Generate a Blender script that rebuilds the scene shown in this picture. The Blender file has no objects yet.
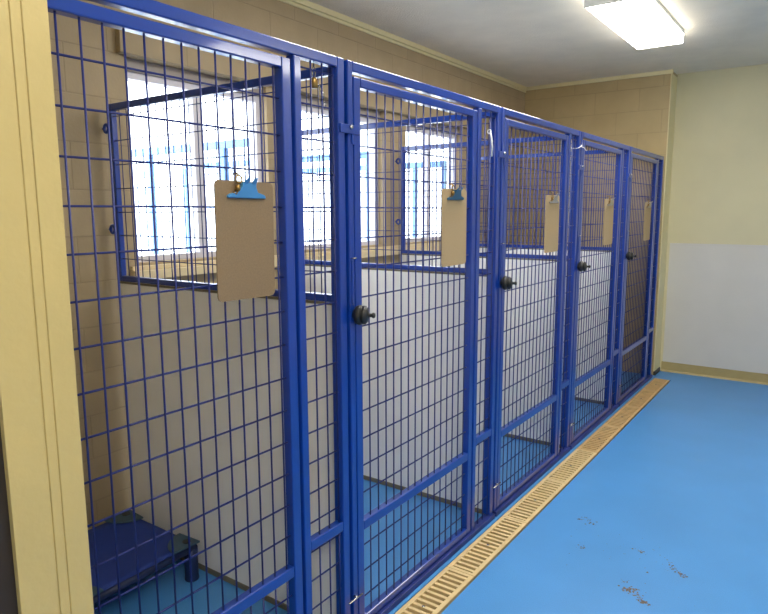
import bpy, bmesh, math, random
from mathutils import Vector, Matrix
random.seed(7)
scene = bpy.context.scene
COL = scene.collection

# ---------------------------------------------------------------- materials
def srgb(r, g, b):
    f = lambda c: (c/255/12.92) if c/255 <= .04045 else ((c/255+.055)/1.055)**2.4
    return (f(r), f(g), f(b), 1)

def mat(name, col, rough=.5, metal=0, var=.06, scale=14, bump=0, bscale=60, coat=0, spec=.5):
    m = bpy.data.materials.new(name); m.use_nodes = True
    nt = m.node_tree; N = nt.nodes; L = nt.links
    b = N['Principled BSDF']
    b.inputs['Roughness'].default_value = rough
    b.inputs['Metallic'].default_value = metal
    b.inputs['Coat Weight'].default_value = coat
    b.inputs['Coat Roughness'].default_value = .07
    b.inputs['Specular IOR Level'].default_value = spec
    tc = N.new('ShaderNodeTexCoord')
    no = N.new('ShaderNodeTexNoise'); no.inputs['Scale'].default_value = scale; no.inputs['Detail'].default_value = 4
    L.new(tc.outputs['Object'], no.inputs['Vector'])
    mp = N.new('ShaderNodeMapRange')
    mp.inputs['From Min'].default_value = .3; mp.inputs['From Max'].default_value = .7
    mp.inputs['To Min'].default_value = 1-var; mp.inputs['To Max'].default_value = 1+var
    L.new(no.outputs['Fac'], mp.inputs['Value'])
    mx = N.new('ShaderNodeVectorMath'); mx.operation = 'SCALE'
    mx.inputs[0].default_value = col[:3]
    L.new(mp.outputs['Result'], mx.inputs['Scale'])
    L.new(mx.outputs['Vector'], b.inputs['Base Color'])
    if bump:
        n2 = N.new('ShaderNodeTexNoise'); n2.inputs['Scale'].default_value = bscale; n2.inputs['Detail'].default_value = 3
        L.new(tc.outputs['Object'], n2.inputs['Vector'])
        bp = N.new('ShaderNodeBump'); bp.inputs['Strength'].default_value = bump; bp.inputs['Distance'].default_value = .01
        L.new(n2.outputs['Fac'], bp.inputs['Height']); L.new(bp.outputs['Normal'], b.inputs['Normal'])
    return m

def block_mat(name, col, axis, mortar=.86, rough=.6, z0=0.0, shift=0.0):
    """painted concrete blocks: 0.42 x 0.21 running bond with tooled joints"""
    m = mat(name, col, rough, var=.05, scale=6)
    nt = m.node_tree; N = nt.nodes; L = nt.links; b = N['Principled BSDF']
    src = b.inputs['Base Color'].links[0].from_socket
    tc = N.new('ShaderNodeTexCoord'); sp = N.new('ShaderNodeSeparateXYZ'); cb = N.new('ShaderNodeCombineXYZ')
    L.new(tc.outputs['Object'], sp.inputs['Vector'])
    a1 = N.new('ShaderNodeMath'); a1.operation = 'ADD'; a1.inputs[1].default_value = shift
    a2 = N.new('ShaderNodeMath'); a2.operation = 'ADD'; a2.inputs[1].default_value = z0
    L.new(sp.outputs[axis], a1.inputs[0]); L.new(sp.outputs['Z'], a2.inputs[0])
    L.new(a1.outputs[0], cb.inputs['X']); L.new(a2.outputs[0], cb.inputs['Y'])
    br = N.new('ShaderNodeTexBrick')
    br.inputs['Scale'].default_value = 1; br.inputs['Brick Width'].default_value = .42; br.inputs['Row Height'].default_value = .21
    br.inputs['Mortar Size'].default_value = .004; br.inputs['Mortar Smooth'].default_value = .4
    br.inputs['Color1'].default_value = (1, 1, 1, 1); br.inputs['Color2'].default_value = (.96, .96, .96, 1)
    br.inputs['Mortar'].default_value = (mortar, mortar, mortar, 1)
    L.new(cb.outputs[0], br.inputs['Vector'])
    mx = N.new('ShaderNodeMix'); mx.data_type = 'RGBA'; mx.blend_type = 'MULTIPLY'; mx.inputs['Factor'].default_value = 1
    L.new(src, mx.inputs['A']); L.new(br.outputs['Color'], mx.inputs['B'])
    L.new(mx.outputs['Result'], b.inputs['Base Color'])
    n2 = N.new('ShaderNodeTexNoise'); n2.inputs['Scale'].default_value = 70; n2.inputs['Detail'].default_value = 4
    L.new(tc.outputs['Object'], n2.inputs['Vector'])
    ma = N.new('ShaderNodeMath'); ma.operation = 'MULTIPLY_ADD'; ma.inputs[1].default_value = -1.5
    L.new(br.outputs['Fac'], ma.inputs[0])
    mb = N.new('ShaderNodeMath'); mb.operation = 'MULTIPLY'; mb.inputs[1].default_value = .25
    L.new(n2.outputs['Fac'], mb.inputs[0]); L.new(mb.outputs[0], ma.inputs[2])
    bp = N.new('ShaderNodeBump'); bp.inputs['Strength'].default_value = .5; bp.inputs['Distance'].default_value = .006
    L.new(ma.outputs[0], bp.inputs['Height']); L.new(bp.outputs['Normal'], b.inputs['Normal'])
    return m

def emit_mat(name, col, strength):
    m = bpy.data.materials.new(name); m.use_nodes = True
    b = m.node_tree.nodes['Principled BSDF']
    b.inputs['Base Color'].default_value = (.8, .8, .8, 1)
    b.inputs['Emission Color'].default_value = col; b.inputs['Emission Strength'].default_value = strength
    return m

def glass_mat(name):
    m = bpy.data.materials.new(name); m.use_nodes = True
    nt = m.node_tree; N = nt.nodes; L = nt.links
    N.remove(N['Principled BSDF']); out = N['Material Output']
    t = N.new('ShaderNodeBsdfTransparent'); t.inputs['Color'].default_value = (.94, .96, .97, 1)
    g = N.new('ShaderNodeBsdfGlossy'); g.inputs['Roughness'].default_value = .02
    mx = N.new('ShaderNodeMixShader')
    mx.inputs[0].default_value = .04; L.new(t.outputs[0], mx.inputs[1]); L.new(g.outputs[0], mx.inputs[2])
    L.new(mx.outputs[0], out.inputs['Surface'])
    return m

def floor_mat(name):
    m = mat(name, srgb(78, 148, 216), .38, var=.05, scale=2.2, bump=.10, bscale=160)
    nt = m.node_tree; N = nt.nodes; L = nt.links; b = N['Principled BSDF']
    src = b.inputs['Base Color'].links[0].from_socket
    tc = N.new('ShaderNodeTexCoord')
    # fine speckle of the resin coat
    vo = N.new('ShaderNodeTexNoise'); vo.inputs['Scale'].default_value = 220; vo.inputs['Detail'].default_value = 2
    L.new(tc.outputs['Object'], vo.inputs['Vector'])
    mr = N.new('ShaderNodeMapRange'); mr.inputs['From Min'].default_value = .3; mr.inputs['From Max'].default_value = .7
    mr.inputs['To Min'].default_value = .93; mr.inputs['To Max'].default_value = 1.06
    L.new(vo.outputs['Fac'], mr.inputs['Value'])
    sc = N.new('ShaderNodeVectorMath'); sc.operation = 'SCALE'
    L.new(src, sc.inputs[0]); L.new(mr.outputs['Result'], sc.inputs['Scale'])
    # faint pale scuffs
    n3 = N.new('ShaderNodeTexNoise'); n3.inputs['Scale'].default_value = 3.2; n3.inputs['Detail'].default_value = 8; n3.inputs['Roughness'].default_value = .7
    L.new(tc.outputs['Object'], n3.inputs['Vector'])
    m3 = N.new('ShaderNodeMapRange'); m3.inputs['From Min'].default_value = .6; m3.inputs['From Max'].default_value = .8
    m3.inputs['To Min'].default_value = 0; m3.inputs['To Max'].default_value = .25
    L.new(n3.outputs['Fac'], m3.inputs['Value'])
    mx = N.new('ShaderNodeMix'); mx.data_type = 'RGBA'
    L.new(m3.outputs['Result'], mx.inputs['Factor']); L.new(sc.outputs[0], mx.inputs['A'])
    mx.inputs['B'].default_value = srgb(130, 165, 200)
    L.new(mx.outputs['Result'], b.inputs['Base Color'])
    return m

M = dict(
    blue=mat('blue_paint', srgb(8, 57, 152), .28, var=.05, scale=9, bump=.03, bscale=220, coat=.6),
    wire=mat('blue_wire', srgb(14, 34, 110), .45, var=.05),
    sill=mat('scuffed_blue_sill', srgb(34, 50, 120), .45, var=.35, scale=7),  # darker than the frame: painted shade along with real scuffs
    tan=None,
    white=mat('white_panel', srgb(246, 244, 242), .45, var=.03, scale=4, bump=.05, bscale=120),
    frp=mat('white_wall_panel', srgb(216, 213, 206), .42, var=.03, scale=3, bump=.25, bscale=140),
    sillp=mat('beige_ledge_paint', srgb(224, 206, 164), .45, var=.03),
    head=mat('grey_window_head', srgb(160, 150, 142), .5, var=.03),
    cream=mat('cream_paint', srgb(230, 219, 172), .5, var=.03, scale=4, bump=.06, bscale=160),
    pale=mat('pale_yellow_paint', srgb(216, 208, 170), .55, var=.03, scale=3, bump=.10, bscale=200),
    jamb=mat('yellow_gloss_paint', srgb(194, 173, 114), .42, var=.04, scale=5, bump=.16, bscale=30),
    ceil=mat('ceiling_paint', srgb(242, 232, 212), .75, var=.04, scale=5, bump=.5, bscale=90),
    cove=mat('tan_cove_base', srgb(178, 160, 108), .5, var=.05),
    board=mat('brown_hardboard', srgb(132, 110, 82), .6, var=.10, scale=240),
    board2=mat('tan_hardboard', srgb(186, 160, 120), .6, var=.08, scale=240),
    clipblue=mat('light_blue_metal', srgb(92, 160, 214), .35, metal=.3, var=.04),
    clipteal=mat('teal_blue_metal', srgb(60, 112, 145), .35, metal=.3, var=.04),
    steel=mat('bright_steel', srgb(190, 190, 190), .25, metal=.95, var=.05),
    bronze=mat('aged_bronze', srgb(150, 120, 70), .35, metal=.8, var=.12, scale=60),
    black=mat('black_plastic', srgb(40, 40, 38), .4, var=.08),
    dark=mat('dark_rubber', srgb(46, 36, 28), .6, var=.1),
    darkbase=mat('dark_grey_base', srgb(62, 60, 58), .6, var=.1),
    sealant=mat('brown_sealant', srgb(120, 112, 96), .6, var=.1),
    grate=mat('tan_grate_plastic', srgb(216, 192, 144), .5, var=.08, scale=20),
    gratedirty=mat('stained_grate_plastic', srgb(202, 170, 120), .55, var=.14, scale=16),
    pit=mat('drain_channel', srgb(64, 52, 38), .7, var=.1),
    cot=mat('cot_fabric', srgb(34, 62, 150), .7, var=.06, bump=.15, bscale=400),
    cotframe=mat('cot_frame_plastic', srgb(24, 40, 84), .5, var=.06),
    bracket=mat('cot_corner_plastic', srgb(62, 88, 108), .5, var=.06),
    alu=mat('window_aluminium', srgb(222, 219, 228), .4, metal=.0, var=.03),
    track=mat('cream_window_head', srgb(214, 205, 180), .4, var=.03),
    lampmetal=mat('lamp_white_metal', srgb(225, 225, 222), .4, var=.02),
    diffuser=emit_mat('lamp_diffuser', (1, .955, .86, 1), 11),
    diffside=emit_mat('lamp_diffuser_side', (1, .955, .86, 1), 4.5),
    glass=glass_mat('window_glass'),
    floor=floor_mat('blue_resin_floor'),
    plastic=mat('white_nylon', srgb(225, 225, 225), .3, var=.02),
    dirt=mat('brown_dirt', srgb(112, 96, 84), .9, var=.25, scale=80),
    fence=mat('pale_blue_paint', srgb(120, 165, 225), .5, var=.04),  # glare of the overexposed outdoors put into the fence blue
    ground=mat('outdoor_concrete', srgb(222, 220, 216), .8, var=.05, scale=3),
    eave=mat('outdoor_eave', srgb(196, 180, 176), .7, var=.05),
)
M['tan'] = block_mat('tan_block_wall', srgb(174, 154, 120), 'Y', z0=.175-.21*0+.0, shift=.11)
M['tanfar'] = block_mat('tan_block_end_wall', srgb(190, 168, 122), 'X', z0=.175, shift=.27)

# ---------------------------------------------------------------- mesh helpers
class MB:
    def __init__(s): s.bm = bmesh.new()
    def box(s, x0, x1, y0, y1, z0, z1):
        v = [s.bm.verts.new((x, y, z)) for x in (x0, x1) for y in (y0, y1) for z in (z0, z1)]
        for f in ((0, 1, 3, 2), (4, 6, 7, 5), (0, 4, 5, 1), (2, 3, 7, 6), (0, 2, 6, 4), (1, 5, 7, 3)):
            s.bm.faces.new([v[i] for i in f])
        return s
    def tube(s, pts, r, n=6, cap=True, closed=False):
        pts = [Vector(p) for p in pts]; rings = []
        k = len(pts); prev = None
        for i, p in enumerate(pts):
            if closed: t = pts[(i+1) % k]-pts[i-1]
            else: t = pts[min(i+1, k-1)]-pts[max(i-1, 0)]
            t.normalize()
            if prev is None:
                a = Vector((0, 0, 1)) if abs(t.z) < .9 else Vector((1, 0, 0))
                u = t.cross(a).normalized()
            else: u = (prev-t*prev.dot(t)).normalized()
            prev = u; w = t.cross(u)
            rr = r[i] if isinstance(r, (list, tuple)) else r
            rings.append([s.bm.verts.new(p+(u*math.cos(2*math.pi*j/n)+w*math.sin(2*math.pi*j/n))*rr) for j in range(n)])
        for i in range(k if closed else k-1):
            A, B = rings[i], rings[(i+1) % k]
            for j in range(n):
                f = s.bm.faces.new((A[j], A[(j+1) % n], B[(j+1) % n], B[j])); f.smooth = True
        if cap and not closed:
            s.bm.faces.new(rings[0][::-1]); s.bm.faces.new(rings[-1])
        return s
    def lathe(s, prof, origin, axis='x', n=24):
        """prof: list of (along, radius)"""
        o = Vector(origin); rings = []
        for a, r in prof:
            ring = []
            for j in range(n):
                c, d = r*math.cos(2*math.pi*j/n), r*math.sin(2*math.pi*j/n)
                p = {'x': (a, c, d), 'y': (c, a, d), 'z': (c, d, a)}[axis]
                ring.append(s.bm.verts.new(o+Vector(p)))
            rings.append(ring)
        for A, B in zip(rings, rings[1:]):
            for j in range(n):
                f = s.bm.faces.new((A[j], A[(j+1) % n], B[(j+1) % n], B[j])); f.smooth = True
        s.bm.faces.new(rings[0][::-1]); s.bm.faces.new(rings[-1])
        return s
    def prism(s, poly, x0, x1, f=None):
        """polygon of (y,z) extruded along x; f maps (x,y,z)->point"""
        f = f or (lambda x, y, z: (x, y, z))
        A = [s.bm.verts.new(f(x0, y, z)) for y, z in poly]; B = [s.bm.verts.new(f(x1, y, z)) for y, z in poly]
        s.bm.faces.new(A[::-1]); s.bm.faces.new(B)
        k = len(poly)
        for i in range(k): s.bm.faces.new((A[i], A[(i+1) % k], B[(i+1) % k], B[i]))
        return s
    def torus(s, c, R, r, axis='x', n=20, m=8, sx=1, sy=1):
        c = Vector(c); pts = []
        for i in range(n):
            a = 2*math.pi*i/n; p, q = R*math.cos(a)*sx, R*math.sin(a)*sy
            pts.append(c+Vector({'x': (0, p, q), 'y': (p, 0, q), 'z': (p, q, 0)}[axis]))
        return s.tube(pts, r, m, closed=True)
    def build(s, name, m, parent=None, loc=None, bevel=0):
        bmesh.ops.recalc_face_normals(s.bm, faces=s.bm.faces[:])
        me = bpy.data.meshes.new(name); s.bm.to_mesh(me); s.bm.free()
        me.materials.append(m)
        o = bpy.data.objects.new(name, me); COL.objects.link(o)
        if parent: o.parent = parent
        if loc: o.location = loc
        if bevel:
            b = o.modifiers.new('bevel', 'BEVEL'); b.width = bevel; b.segments = 2; b.limit_method = 'ANGLE'
        return o

def tag(o, label, cat, group=None, kind=None):
    o['label'] = label; o['category'] = cat
    if group: o['group'] = group
    if kind: o['kind'] = kind
    return o
def thing(name, loc, label, cat, group=None):
    o = bpy.data.objects.new(name, None); COL.objects.link(o); o.location = loc
    o.empty_display_size = .1
    return tag(o, label, cat, group)
def struct(o, label=None):
    o['kind'] = 'structure'
    if label: o['label'] = label
    return o
def lab(o, text): o['label'] = text; return o

# ---------------------------------------------------------------- dimensions
CEIL = 2.90
XW = -1.43                      # inner face of the window wall
YT, YF = 6.57, 6.81             # tan end wall, pale yellow end wall
XR, YB = 3.1, -2.6
NW0, NW1 = .40, .60             # near wall (doorway) between y
JX = .267                        # jamb face
H = 2.112
JY = [.612, 1.740, 2.958, 4.138, 5.318, 6.500]
GAP = [.272, .270, .242, .240, .255]   # width of the fixed side strip of each front

# ---------------------------------------------------------------- the setting
f = MB()
f.box(-1.56, .03, YB, 7.0, -.1, 0).box(.187, XR, YB, 7.0, -.1, 0)
f.box(.03, .187, YB, NW1+.0, -.1, 0).box(.03, .187, 6.46, 7.0, -.1, 0)
struct(f.build('floor', M['floor']), 'blue resin floor')
c = MB(); c.box(.03, .187, NW1, 6.46, -.1, -.06); c.box(.0301, .034, NW1, 6.46, -.06, -.008); c.box(.183, .1869, NW1, 6.46, -.06, -.008)
struct(c.build('trim_1', M['pit']), 'dark drain channel under the grates')
struct(MB().box(-1.56, XR+.2, YB-.2, 7.0, CEIL, CEIL+.1).build('ceiling', M['ceil']), 'off-white textured ceiling')

WIN = [(1.865, 2.785), (3.065, 3.985), (4.280, 5.190)]
WZ0, WZ1 = 1.365, 2.345
w = MB()
w.box(-1.56, XW, YB, 7.0, 0, WZ0).box(-1.56, XW, YB, 7.0, WZ1, CEIL)
ys = [YB]+[v for a in WIN for v in a]+[7.0]
for i in range(0, len(ys), 2): w.box(-1.56, XW, ys[i], ys[i+1], WZ0, WZ1)
struct(w.build('wall_left', M['tan']), 'tan painted block wall with windows')
struct(MB().box(XW, .0, YT, 7.0, 0, CEIL).build('wall_far', M['tanfar']), 'tan painted block end wall')
struct(MB().box(.008, XR, YF, 7.0, 0, CEIL).build('wall_end', M['pale']), 'pale yellow end wall')
struct(MB().box(0, .008, YT-.004, YF, .04, CEIL-.03).build('trim_2', M['cream']), 'cream corner strip between tan and yellow walls')
struct(MB().box(0, .018, YT-.002, YF-.022, 0, .04).build('baseboard_corner', M['darkbase']), 'dark base at the wall corner')
struct(MB().box(XR, XR+.2, YB, 7.0, 0, CEIL).build('wall_right', M['frp']))
struct(MB().box(-1.56, XR, YB-.2, YB, 0, CEIL).build('wall_back', M['frp']))
n = MB(); n.box(XW, JX-.05, NW0, NW1, 0, CEIL); n.box(JX-.05, 1.95, NW0, NW1, 2.30, CEIL); n.box(1.95, XR, NW0, NW1, 0, CEIL)
struct(n.build('wall_near', M['jamb']))
# jamb of the doorway: stepped section with two narrow reveals
def jamb_poly(fx):
    P = [(JX-.055, .470), (JX, .470), (JX, .5345), (JX-.003, .5352), (JX-.003, .5368), (JX, .5375),
         (JX, .5535), (JX-.003, .5542), (JX-.003, .5558), (JX, .5565), (JX, .599), (JX-.055, .599)]
    return P
j = MB()
P = jamb_poly(0)
A = [j.bm.verts.new((x, y, 0)) for x, y in P]; B = [j.bm.verts.new((x, y, 2.30)) for x, y in P]
j.bm.faces.new(A[::-1]); j.bm.faces.new(B)
for i in range(len(P)): j.bm.faces.new((A[i], A[(i+1) % len(P)], B[(i+1) % len(P)], B[i]))
dj = struct(j.build('trim_3', M['jamb'], bevel=.0012), 'yellow painted door jamb with two vertical grooves')
struct(MB().box(JX-.055, JX-.012, .436, .470, 0, 2.30).build('trim_4', M['dark']), 'dark weather strip at the jamb edge')
struct(MB().box(JX-.055, JX-.004, .39, .436, 0, 2.30).build('trim_5', M['jamb']))
struct(MB().box(1.90, 1.955, .39, .602, 0, 2.30).build('trim_6', M['jamb']))
# cornice strips
struct(MB().box(XW, XW+.025, NW1, YT, CEIL-.035, CEIL).box(XW, XW+.012, NW1, YT, CEIL-.055, CEIL-.035).build('trim_7', M['cream'], bevel=.003), 'cream ceiling strip along the window wall')
struct(MB().box(XW+.025, .02, YT-.022, YT, CEIL-.035, CEIL).build('trim_8', M['cream'], bevel=.003), 'cream ceiling strip on the tan end wall')
# white panel and cove base on the yellow wall
struct(MB().box(.034, XR, YF-.006, YF, .10, 1.285).box(.034, XR, YF-.010, YF, 1.285, 1.297).build('trim_9', M['frp'], bevel=.001), 'white wall panel on the yellow end wall')
b = MB(); b.prism([(YF, 0), (YF-.022, 0), (YF-.010, .018), (YF-.008, .095), (YF, .10)], .024, XR)
struct(b.build('baseboard_far', M['cove']), 'tan cove base')
# valance, stepped window head and sill running along all the windows
struct(MB().box(XW, XW+.035, 1.825, 5.30, 2.3455, 2.52).build('trim_10', M['tan'], bevel=.003), 'tan boxed valance above the windows')
struct(MB().box(XW, XW+.045, 1.83, 5.28, 1.285, 1.330).box(XW, XW+.020, 1.83, 5.28, 1.330, 1.352).build('trim_12', M['sillp'], bevel=.003), 'cream ledge below the windows')
for i, (a, b_) in enumerate(WIN):
    r = bpy.data.objects.new('window_%d' % (i+1), None); COL.objects.link(r); r.location = (-1.515, a, WZ0)
    struct(r, ['two-pane window nearest the door', 'middle two-pane window', 'two-pane window farthest along the wall'][i])
    W, Hh = b_-a, WZ1-WZ0; mid = W/2
    fr = MB()
    fr.box(-.03, .03, 0, .035, 0, Hh).box(-.03, .03, W-.035, W, 0, Hh).box(-.03, .03, .035, W-.035, 0, .03).box(-.03, .03, .035, W-.035, Hh-.092, Hh-.058)
    MB().box(-.03, .048, 0, W, Hh-.058, Hh).build('window_head', M['head'], r, bevel=.002)
    fr.build('window_frame', M['alu'], r, bevel=.002)
    MB().box(-.022, .022, mid-.024, mid+.024, .03, Hh-.092).build('window_mullion', M['alu'], r, bevel=.002)
    MB().box(-.003, .003, .035, mid-.024, .03, Hh-.092).build('window_pane', M['glass'], r)
    MB().box(-.003, .003, mid+.024, W-.035, .03, Hh-.092).build('window_pane', M['glass'], r)

# ---------------------------------------------------------------- kennels
T = .034                        # tube depth
def mesh_panel(mb, fixed, axis, a0, a1, z0, z1, r=.0029, sp=.0534, rows=.1068, row0=None, col0=None, cover=.006):
    """welded 2 x 4 wire: verticals on one side, horizontals behind"""
    P = (lambda a, z, d: (fixed+d, a, z)) if axis == 'y' else (lambda a, z, d: (a, fixed+d, z))
    a = (col0 if col0 is not None else a0+.03)
    while a-sp > a0+.006: a -= sp
    while a < a1-.004:
        if a > a0+.004: mb.tube([P(a, z0-cover, 0), P(a, z1+cover, 0)], r, 6)
        a += sp
    z = row0 if row0 is not None else z0+.03
    while z-rows > z0+.006: z -= rows
    while z < z1-.004:
        if z > z0+.004: mb.tube([P(a0-cover, z, -2*r*.9), P(a1+cover, z, -2*r*.9)], r, 6)
        z += rows
    return mb
ROW0 = 1.092
FR_LABEL = ['blue wire kennel front beside the yellow door jamb, padlock hanging in its narrow side strip',
            'blue wire kennel front, second from the yellow jamb, right of the padlocked one',
            'blue wire kennel front, middle of the row of five',
            'blue wire kennel front, fourth from the jamb, white cable tie on its left post',
            'blue wire kennel front, farthest of the row, against the tan end wall']
def kennel_front(i):
    y0, y1 = JY[i], JY[i+1]; W = y1-y0
    t = thing('dog_kennel', (0, y0, 0), FR_LABEL[i], 'kennel', 'kennel fronts along the drain')
    gp = GAP[i]; mul0, mul1 = W-gp+.014, W-gp+.046
    rs0, rs1 = W-.052, W-.016
    d0, d1 = .034, W-gp
    f = MB()
    f.box(-T, 0, .001, .029, .027, H).box(-T-.008, 0, rs0, rs1, .027, H)
    f.box(-T, 0, .029, rs0, H-.034, H)
    f.box(-T, 0, mul0, mul1, .028, H-.034)
    f.build('frame', M['blue'], t, bevel=.004)
    lab(MB().box(-T, .014, .001, rs1, 0, .027).build('sill', M['sill'], t, bevel=.003), 'scuffed dark blue floor rail')
    MB().box(-T+.002, -.001, mul1, rs0, .466, .503).build('cross_rail', M['blue'], t, bevel=.004)
    m = MB()
    mesh_panel(m, -.012, 'y', mul1, rs0, .028, .466, row0=ROW0-6*.1068, col0=mul1+.056)
    mesh_panel(m, -.012, 'y', mul1, rs0, .503, H-.034, row0=ROW0, col0=mul1+.056)
    m.build('side_mesh', M['wire'], t)
    # the gate
    g = MB(); zt, zb = 2.064, .032
    g.box(-T, 0, d0, d0+.038, zb, zt).box(-T, 0, d1-.038, d1, zb, zt)
    g.box(-T, 0, d0+.038, d1-.038, zt-.032, zt).box(-T, 0, d0+.038, d1-.038, zb, zb+.030)
    go = g.build('gate', M['blue'], t, bevel=.004)
    MB().box(-T+.002, -.001, d0+.038, d1-.038, .416, .454).build('gate_rail', M['blue'], go, bevel=.004)
    m = MB()
    mesh_panel(m, -.012, 'y', d0+.038, d1-.038, zb+.03, .416, row0=ROW0-7*.1068, col0=d0+(.094 if i else .118))
    mesh_panel(m, -.012, 'y', d0+.038, d1-.038, .454, zt-.032, row0=ROW0, col0=d0+(.094 if i else .118))
    m.build('gate_mesh', M['wire'], go)
    # hinges on the right stile
    for z in (.30, 1.02, 1.86):
        MB().tube([(-T-.004, (d1+mul0)/2, z-.03), (-T-.004, (d1+mul0)/2, z+.03)], .007, 10).build('hinge', M['blue'], go)
    # black latch knob on the left
    k = MB()
    k.lathe([(0.000, .026), (.006, .035), (.014, .039), (.024, .040), (.028, .037), (.029, .031), (.033, .031), (.034, .037), (.044, .036), (.052, .028),
             (.056, .016), (.059, .008), (.068, .007), (.070, .010), (.077, .0115), (.082, .007)], (0, 0, 0), 'x', 28)
    k.bm.transform(Matrix.Translation((.006, .020, 1.252)) @ Matrix.Rotation(math.radians(22), 4, 'Z') @ Matrix.Scale(.9, 4))
    k.lathe([(0.0003, .020), (.014, .022)], (0, .030, 1.252), 'x', 20)
    lab(k.build('latch_knob', M['black'], go), 'round black latch knob')
    # sliding latch strip beside the knob
    if i > 0:
        MB().box(.0003, .004, .010, .022, 1.29, 1.445).build('latch_strip', M['blue'], t, bevel=.001)
        MB().tube([(.002, .006, 1.452), (.016, .010, 1.452), (.016, .018, 1.452), (.004, .022, 1.452)], .0025, 8).build('latch_pin', M['steel'], t)
        # clamp plate joining this front to the one before, with its bolt and hook
        MB().box(.0003, .006, -.046, .060, 1.872, 1.902).box(.0003, .005, .018, .034, 1.838, 1.872).build('clamp', M['blue'], t, bevel=.0015)
        MB().lathe([(0, .008), (.005, .008), (.008, .005)], (.006, .008, 1.893), 'x', 6).build('bolt', M['steel'], t)
        lab(MB().tube([(.016, -.046, .182), (.016, .036, .182)], .0038, 8).tube([(0, 0.005, .182), (.017, 0.005, .182)], .004, 8).build('pin', M['steel'], t), 'bright steel pin')
    return t
for i in range(5): kennel_front(i)

ZT, ZB, ZS = 2.098, 1.320, .026
XB = XW+.054                      # back end of a divider
PN = ['divider between the padlocked first pen and the second pen, blue frame over a white panel',
      'divider between second and third pens, blue mesh frame over a white panel',
      'divider between third and fourth pens, blue mesh frame over a white panel',
      'divider between fourth pen and the dark last pen, blue frame over a white panel']
def divider(i):
    y = JY[i+1]
    t = thing('kennel_divider', (0, y, 0), PN[i], 'divider', 'dividers between the pens')
    x1 = -.043; h = .014; r = .030; re = .020
    f = MB()
    f.box(XB, XB+r, -h, h, ZB-.026, ZT).box(x1-re, x1, -h, h, ZS, ZT).box(XB, XB+.008, -h, h, ZS, ZB-.026)
    f.box(XB+r, x1-re, -h, h, ZT-r, ZT).box(XB+r, x1-re, -h, h, ZB-.026, ZB)
    f.build('frame', M['blue'], t, bevel=.004)
    m = MB(); mesh_panel(m, -.003, 'x', XB+r, x1-re, ZB, ZT-r, row0=1.40+.0*i, col0=XB+r+.045, r=.0022)
    m.build('wire_mesh', M['wire'], t)
    MB().box(XB+.008, x1-re+.004, -.010, .010, ZS+.001, ZB-.0265).build('solid_panel', M['white'], t)
    lab(MB().box(XB, x1, -.014, .014, 0.0, ZS).build('bottom_channel', M['sealant'], t, bevel=.003), 'brown channel along the floor')
    MB().box(XB+.010, x1-re, -.0115, .0115, ZB-.037, ZB-.0268).build('panel_trim', M['sealant'], t)
    for z in (1.993, 1.535):       # eye lugs to the wall
        l = MB(); l.torus((XB-.024, -.008, z), .017, .0075, 'y', 20, 8); l.box(XB-.013, XB+.004, -.012, -.004, z-.008, z+.008); l.tube([(XW+.0005, -.008, z), (XW+.018, -.008, z)], .005, 8)
        l.build('wall_lug', M['blue'], t)
for i in range(4): divider(i)

# ---------------------------------------------------------------- clipboards
CB = [(1.264, 1.697, -.6, 'board', 'clipblue', 'brown clipboard with a light blue clip on the gate nearest the yellow jamb'),
      (2.472, 1.708, .6, 'board2', 'clipteal', 'tan clipboard with a teal clip on the second gate'),
      (3.648, 1.704, .5, 'board2', 'steel', 'tan clipboard with a grey metal clip on the middle gate'),
      (4.785, 1.698, .8, 'board2', 'steel', 'tan clipboard with a grey metal clip on the fourth gate from the jamb'),
      (5.955, 1.686, .8, 'board2', 'steel', 'tan clipboard on the farthest gate, beside the tan end wall')]
def clipboard(y, ztop, tilt, bm_, cm, label):
    W, Hb = (.217, .331)
    t = thing('clipboard', (.0035, y, ztop), label, 'clipboard', 'clipboards on the gates')
    t.rotation_euler = (math.radians(tilt), 0, 0)
    pts = []; r = .016
    for cy, cz, a0 in ((W/2-r, -r, 0), (-W/2+r, -r, 90), (-W/2+r, -Hb+r, 180), (W/2-r, -Hb+r, 270)):
        for k in range(5):
            a = math.radians(a0+k*22.5); pts.append((cy+r*math.cos(a), cz+r*math.sin(a)))
    MB().prism(pts, 0, .0035).build('board', M[bm_], t)
    # clip: flared jaw, tapered body, two raised lever ears
    body = [(-.070, -.044), (.070, -.044), (.064, -.037), (.036, -.030), (.026, -.016), (.024, -.004), (-.024, -.004), (-.026, -.016), (-.036, -.030), (-.064, -.037)]
    cl = MB(); cl.prism(body, .0036, .013, lambda x, yy, z: (x+(.012*(z+.044)/.040 if x > .01 else 0), yy, z))
    cl.tube([(.009, -.070, -.043), (.009, .070, -.043)], .0042, 10)
    clo = cl.build('clip', M[cm], t, bevel=.0012)
    lv = MB()
    for s in (-1, 1):
        poly = [(s*.006, -.014), (s*.022, -.014), (s*.022, .000), (s*.016, .010), (s*.008, .006)]
        if s < 0: poly = poly[::-1]
        lv.prism(poly, .016, .019, lambda x, yy, z: (x+max(0, (z+.014))*.85, yy, z))
    lv.build('clip_lever', M[cm], clo, bevel=.0008)
    hk = MB()
    hk.torus((.012, -.030, .004), .011, .0025, 'x', 18, 8)
    hk.lathe([(-.016, .003), (-.012, .007), (.000, .0075), (.004, .004)], (.014, -.036, -.014), 'z', 12)
    hk.tube([(.012, -.030, .014), (.004, -.030, .020), (-.010, -.030, .019)], .0028, 8)
    hk.tube([(.014, -.036, -.028), (.014, -.044, -.036), (.012, -.052, -.032)], .003, 8)
    lab(hk.build('snap_hook', M['bronze'], t), 'bronze snap hook holding the board to the mesh')
for a in CB: clipboard(*a)

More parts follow.
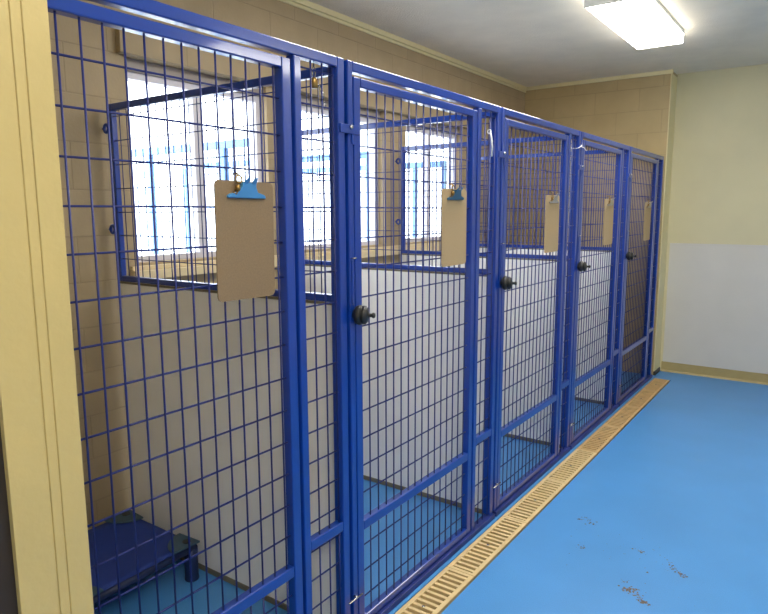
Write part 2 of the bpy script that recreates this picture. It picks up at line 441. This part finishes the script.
# ---------------------------------------------------------------- padlock, chain, ties
t = thing('padlock', (-.024, 1.600, 2.020), 'small bronze padlock hanging at the top of the first side strip', 'padlock')
MB().lathe([(-.020, .010), (-.018, .0125), (.004, .0125), (.012, .008), (.014, .006)], (0, 0, 0), 'z', 16).build('body', M['bronze'], t)
s = MB(); s.tube([(0, -.006, .010), (0, -.007, .030), (0, 0, .056), (0, .007, .030), (0, .006, .010)], .0022, 8); s.build('shackle', M['steel'], t)
ch = MB(); pts = [(1.607, 2.012), (1.622, 2.016), (1.636, 2.010), (1.645, 1.997), (1.650, 1.981), (1.653, 1.964), (1.656, 1.947)]
for k in range(len(pts)-1):
    a, b_ = Vector((-.030, *pts[k])), Vector((-.030, *pts[k+1])); d = (b_-a)*.72
    side = Vector((1, 0, 0)) if k % 2 else Vector((0, -d.z, d.y)).normalized()
    cc = (a+b_)/2; loop = []
    for q in range(12):
        an = 2*math.pi*q/12
        loop.append(cc+d*.78*math.cos(an)+side*.0055*math.sin(an))
    ch.tube(loop, .0016, 6, closed=True)
tag(ch.build('chain', M['steel']), 'short steel chain dangling beside the bronze padlock', 'chain')
y4 = JY[3]
ct = MB(); lp = []
for q in range(16):
    an = 2*math.pi*q/16
    lp.append((-.021+.026*max(-1, min(1, 1.4*math.cos(an))), y4-.034+.023*max(-1, min(1, 1.4*math.sin(an))), 2.015+.012*math.sin(an)))
ct.tube(lp, .0028, 6, closed=True); ct.tube([(.006, y4-.036, 2.015), (.022, y4-.020, 2.008), (.030, y4+.006, 1.990)], .0026, 6)
tag(ct.build('cable_tie', M['plastic']), 'white nylon cable tie looped round the post between third and fourth gates', 'cable tie')
y3 = JY[2]
ct = MB(); ct.tube([(-.004, y3-.128, 1.985), (.002, y3-.126, 1.955), (.004, y3-.120, 1.915), (.001, y3-.118, 1.870)], .004, 6)
ct.torus((-.010, y3-.127, 1.985), .009, .0025, 'y', 14, 6)
tag(ct.build('cable_tie', M['plastic']), 'white nylon strip hanging in the narrow mesh beside the second gate', 'cable tie')

# ---------------------------------------------------------------- drain grates
ed = [1.192, 1.790, 2.386, 2.984, 3.580, 4.178, 4.775, 5.372, 5.968, 6.456]
GL = ['tan slotted drain grate nearest the camera, cut by the bottom edge of the photo',
      'tan drain grate by the narrow strip right of the second gate, second from the camera',
      'tan drain grate below the left half of the middle gate, third from the camera',
      'tan drain grate by the narrow strip right of the middle gate, fourth from the camera',
      'stained tan drain grate in front of the fourth gate from the yellow jamb',
      'stained tan drain grate by the post between fourth and last kennels',
      'stained drain grate in front of the farthest gate, second from the drain end',
      'stained drain grate at the far end of the drain, near the tan end wall']
ed = ed[1:]
for i in range(len(ed)-1):
    a, b_ = ed[i]+.001, ed[i+1]-.001; L = b_-a
    t = thing('drain_grate', (.1065, a, 0), GL[i], 'drain grate', 'drain grates along the kennels')
    X = .0705
    g = MB(); g.box(-X, -X+.020, 0, L, -.02, .003).box(X-.020, X, 0, L, -.02, .003)
    nb = int(round((L-.02)/.034)); p = L/nb
    g.box(-X+.02, X-.02, 0, .017, -.02, .003).box(-X+.02, X-.02, L-.017, L, -.02, .003)
    for k in range(1, nb): g.box(-X+.02, X-.02, k*p-.008, k*p+.008, -.02, .002)
    g.build('grid', M['grate'] if i < 4 else M['gratedirty'], t, bevel=.001)
    MB().lathe([(0, .007), (.002, .007), (.003, .004)], (0, (nb//2)*p, .002), 'z', 12).build('screw', M['steel'], t)

# ---------------------------------------------------------------- dog cot in the first pen
t = thing('dog_cot', (-1.085, 1.395, 0), 'low raised dog cot with dark blue fabric on the first pen floor', 'dog cot')
hx, hy, zc = .250, .275, .165
fr = MB()
for s in (-1, 1):
    fr.tube([(s*hx, -hy, zc-.018), (s*hx, hy, zc-.018)], .016, 10); fr.tube([(-hx, s*hy, zc-.018), (hx, s*hy, zc-.018)], .016, 10)
fr.build('frame', M['cotframe'], t)
fb = MB(); n = 12
vs = [[fb.bm.verts.new((-hx+2*hx*i/n, -hy+2*hy*j/n, zc+.001-.014*(math.sin(math.pi*i/n)*math.sin(math.pi*j/n)))) for j in range(n+1)] for i in range(n+1)]
for i in range(n):
    for j in range(n):
        q = fb.bm.faces.new((vs[i][j], vs[i+1][j], vs[i+1][j+1], vs[i][j+1])); q.smooth = True
fo = fb.build('fabric', M['cot'], t)
sm = fo.modifiers.new('solid', 'SOLIDIFY'); sm.thickness = .004
for sx in (-1, 1):
    for sy in (-1, 1):
        MB().lathe([(0, .030), (.006, .032), (.02, .030), (.10, .030), (.150, .031)], (sx*(hx-.012), sy*(hy-.012), 0), 'z', 16).build('leg', M['cotframe'], t)
        poly = []
        for k in range(9):
            a = math.radians(90*k/8); poly.append((sx*(hx+.010)-sx*.125*math.cos(a), sy*(hy+.010)-sy*.125*math.sin(a)))
        c0 = (sx*(hx+.018), sy*(hy+.018))
        br = MB(); pp = [c0]+poly
        if sx*sy > 0: pp = pp[::-1]
        A = [br.bm.verts.new((x, y, zc+.003)) for x, y in pp]; B = [br.bm.verts.new((x, y, zc+.012)) for x, y in pp]
        br.bm.faces.new(A[::-1]); br.bm.faces.new(B)
        for k in range(len(pp)): br.bm.faces.new((A[k], A[(k+1) % len(pp)], B[(k+1) % len(pp)], B[k]))
        bo = br.build('corner_bracket', M['bracket'], t, bevel=.002)
        lab(bo, 'grey-green plastic corner bracket')
        MB().lathe([(0, .020), (.003, .019)], (sx*(hx-.022), sy*(hy-.022), zc+.0122), 'z', 16).build('bracket_cap', M['black'], bo)  # black disc paints the dark inside of the bracket's hole

# ---------------------------------------------------------------- ceiling lights: the visible one, then added fill lights
def ceiling_light(x, y, L, label, rot=0):
    t = thing('ceiling_light', (x, y, CEIL), label, 'ceiling light', 'fluorescent ceiling lights')
    t.rotation_euler = (0, 0, math.radians(rot))
    MB().box(-.165, .165, -L/2, L/2, -.022, 0).box(-.166, .166, -L/2-.006, -L/2, -.084, 0).box(-.166, .166, L/2, L/2+.006, -.030, 0).build('housing', M['lampmetal'], t)
    d = MB(); d.prism([(-.160, -.060), (-.160, -.079), (-.155, -.084), (.155, -.084), (.160, -.079), (.160, -.060)], -L/2, L/2, lambda a, p, z: (p, a, z))
    d2 = MB(); d2.box(-.162, -.1601, -L/2, L/2, -.079, -.022).box(.1601, .162, -L/2, L/2, -.079, -.022)
    d2.build('diffuser_side', M['diffside'], t)
    d.build('diffuser', M['diffuser'], t)
ceiling_light(.187, 4.625, 1.22, 'lit fluorescent wrap light on the ceiling above the kennel fronts')
ceiling_light(.187, 2.75, 1.22, 'lit fluorescent wrap light on the ceiling above the second and third kennels')  # added out of view to brighten the gates and pens
ceiling_light(1.30, 1.0, 1.22, 'lit fluorescent wrap light on the ceiling over the near aisle', 90)  # extra unseen lamp, brightens divider panels, gates and jamb
ceiling_light(2.55, 3.90, 1.22, 'lit fluorescent wrap light on the ceiling over the far right side of the aisle')  # added outside the view to lift the end wall and corner strip
ceiling_light(1.92, -.70, 1.22, 'lit fluorescent wrap light on the ceiling behind the doorway, nearer its right jamb')  # added behind the camera, lights the first divider through the doorway
ceiling_light(2.50, -.70, 1.22, 'lit fluorescent wrap light on the ceiling behind the doorway, nearer the right wall')  # added beside the previous lamp to double its light

# ---------------------------------------------------------------- dirt on the floor
def crumbs(name, label, spots):
    bm = MB()
    for (x, y, sx, sy, ang, k, r) in spots:
        for _ in range(int(k*1.7)):
            u, v = random.gauss(0, 1)*sx, random.gauss(0, 1)*sy
            px, py = x+u*math.cos(ang)-v*math.sin(ang), y+u*math.sin(ang)+v*math.cos(ang)
            rr = r*random.uniform(.25, 1.0); q = random.uniform(0, 6.3)
            ring = [bm.bm.verts.new((px+rr*math.cos(q+a)*random.uniform(.7, 1.5), py+rr*math.sin(q+a)*random.uniform(.7, 1.3), 0)) for a in (0, 1.05, 2.1, 3.14, 4.2, 5.25)]
            top = bm.bm.verts.new((px, py, rr*.5))
            for a in range(6): bm.bm.faces.new((ring[a], ring[(a+1) % 6], top))
    return tag(bm.build(name, M['dirt']), label, 'dirt', kind='stuff')
crumbs('floor_dirt', 'brown crumbs of dirt scattered on the blue aisle floor', [
    (.385, 3.190, .004, .004, 0, 3, .006), (.43, 3.20, .022, .016, 0, 16, .004), (.45, 3.17, .015, .01, 0, 5, .005),
    (.48, 2.912, .012, .008, 0, 7, .005), (.727, 3.036, .014, .010, 0, 9, .005),
    (.80, 2.862, .003, .003, 0, 3, .006),
    (.905, 2.955, .028, .008, -.7, 20, .0045), (.93, 2.935, .012, .007, -.7, 14, .006), (.86, 3.02, .03, .006, -.7, 6, .003),
    (.735, 2.735, .012, .012, 0, 8, .004), (.762, 2.675, .020, .010, .1, 22, .006), (.79, 2.695, .014, .010, 0, 10, .005),
    (.815, 2.650, .016, .010, -.4, 14, .005), (.840, 2.622, .014, .007, -.2, 18, .0065),
    (.65, 3.08, .10, .06, 0, 12, .0025), (.75, 2.85, .16, .10, 0, 16, .0025)])

# ---------------------------------------------------------------- outdoors beyond the windows
struct(MB().box(-9, -1.57, -4, 12, -.12, -.05).build('ground', M['ground']), 'pale outdoor concrete')
struct(MB().box(-2.15, -1.565, -3, 10, 2.50, 2.60).box(-2.2, -2.15, -3, 10, 2.42, 2.62).build('trim_13', M['eave']), 'eave outside the windows')
OL = ['pale blue outdoor run fence seen through the nearest window', 'pale blue outdoor run fence beyond the middle window', 'pale blue outdoor run fence beyond the farthest window']
for i, y in enumerate((2.945, 4.135, 5.315)):
    t = thing('outdoor_fence', (-1.66, y, -.05), OL[i], 'fence', 'outdoor run fences')
    f = MB(); x0 = -2.3; z0 = 2.13
    f.box(x0, 0, -.02, .02, z0-.05, z0).box(x0, 0, -.02, .02, 1.10, 1.14)
    f.build('frame', M['fence'], t, bevel=.003)
    for x in (x0, x0/2-.02, -.36, -.04): MB().box(x, x+.04, -.02, .02, 0, z0-.05).build('post', M['fence'], t)
    MB().box(x0+.04, -.04, -.006, .006, .08, 1.10).build('solid_panel', M['white'], t)
    m = MB(); mesh_panel(m, -.003, 'x', x0+.04, -.04, 1.14, z0-.05, r=.002, sp=.0534)
    m.build('wire_mesh', M['fence'], t)

# ---------------------------------------------------------------- sky, camera, view
wd = bpy.data.worlds.new('World'); scene.world = wd; wd.use_nodes = True
nt = wd.node_tree; bg = nt.nodes['Background']
bg.inputs['Color'].default_value = (.88, .94, 1, 1); bg.inputs['Strength'].default_value = 4.5

cam = bpy.data.cameras.new('camera'); co = bpy.data.objects.new('camera', cam); COL.objects.link(co)
pi_, ya, ro = map(math.radians, (8.46587, 35.19010, -.21624))
fw = Vector((-math.sin(ya)*math.cos(pi_), math.cos(ya)*math.cos(pi_), -math.sin(pi_)))
rt = Vector((math.cos(ya), math.sin(ya), 0)); up = rt.cross(fw)
rt, up = rt*math.cos(ro)+up*math.sin(ro), up*math.cos(ro)-rt*math.sin(ro)
mw = Matrix((rt, up, -fw)).transposed().to_4x4(); mw.translation = (1.37282, 0, 1.61077)
co.matrix_world = mw
cam.sensor_width = 36; cam.sensor_fit = 'HORIZONTAL'; cam.lens = 29.9395; cam.clip_start = .02
scene.camera = co
vs = scene.view_settings
vs.view_transform = 'Standard'; vs.look = 'None'; vs.gamma = 1; vs.exposure = .92; vs.use_curve_mapping = False
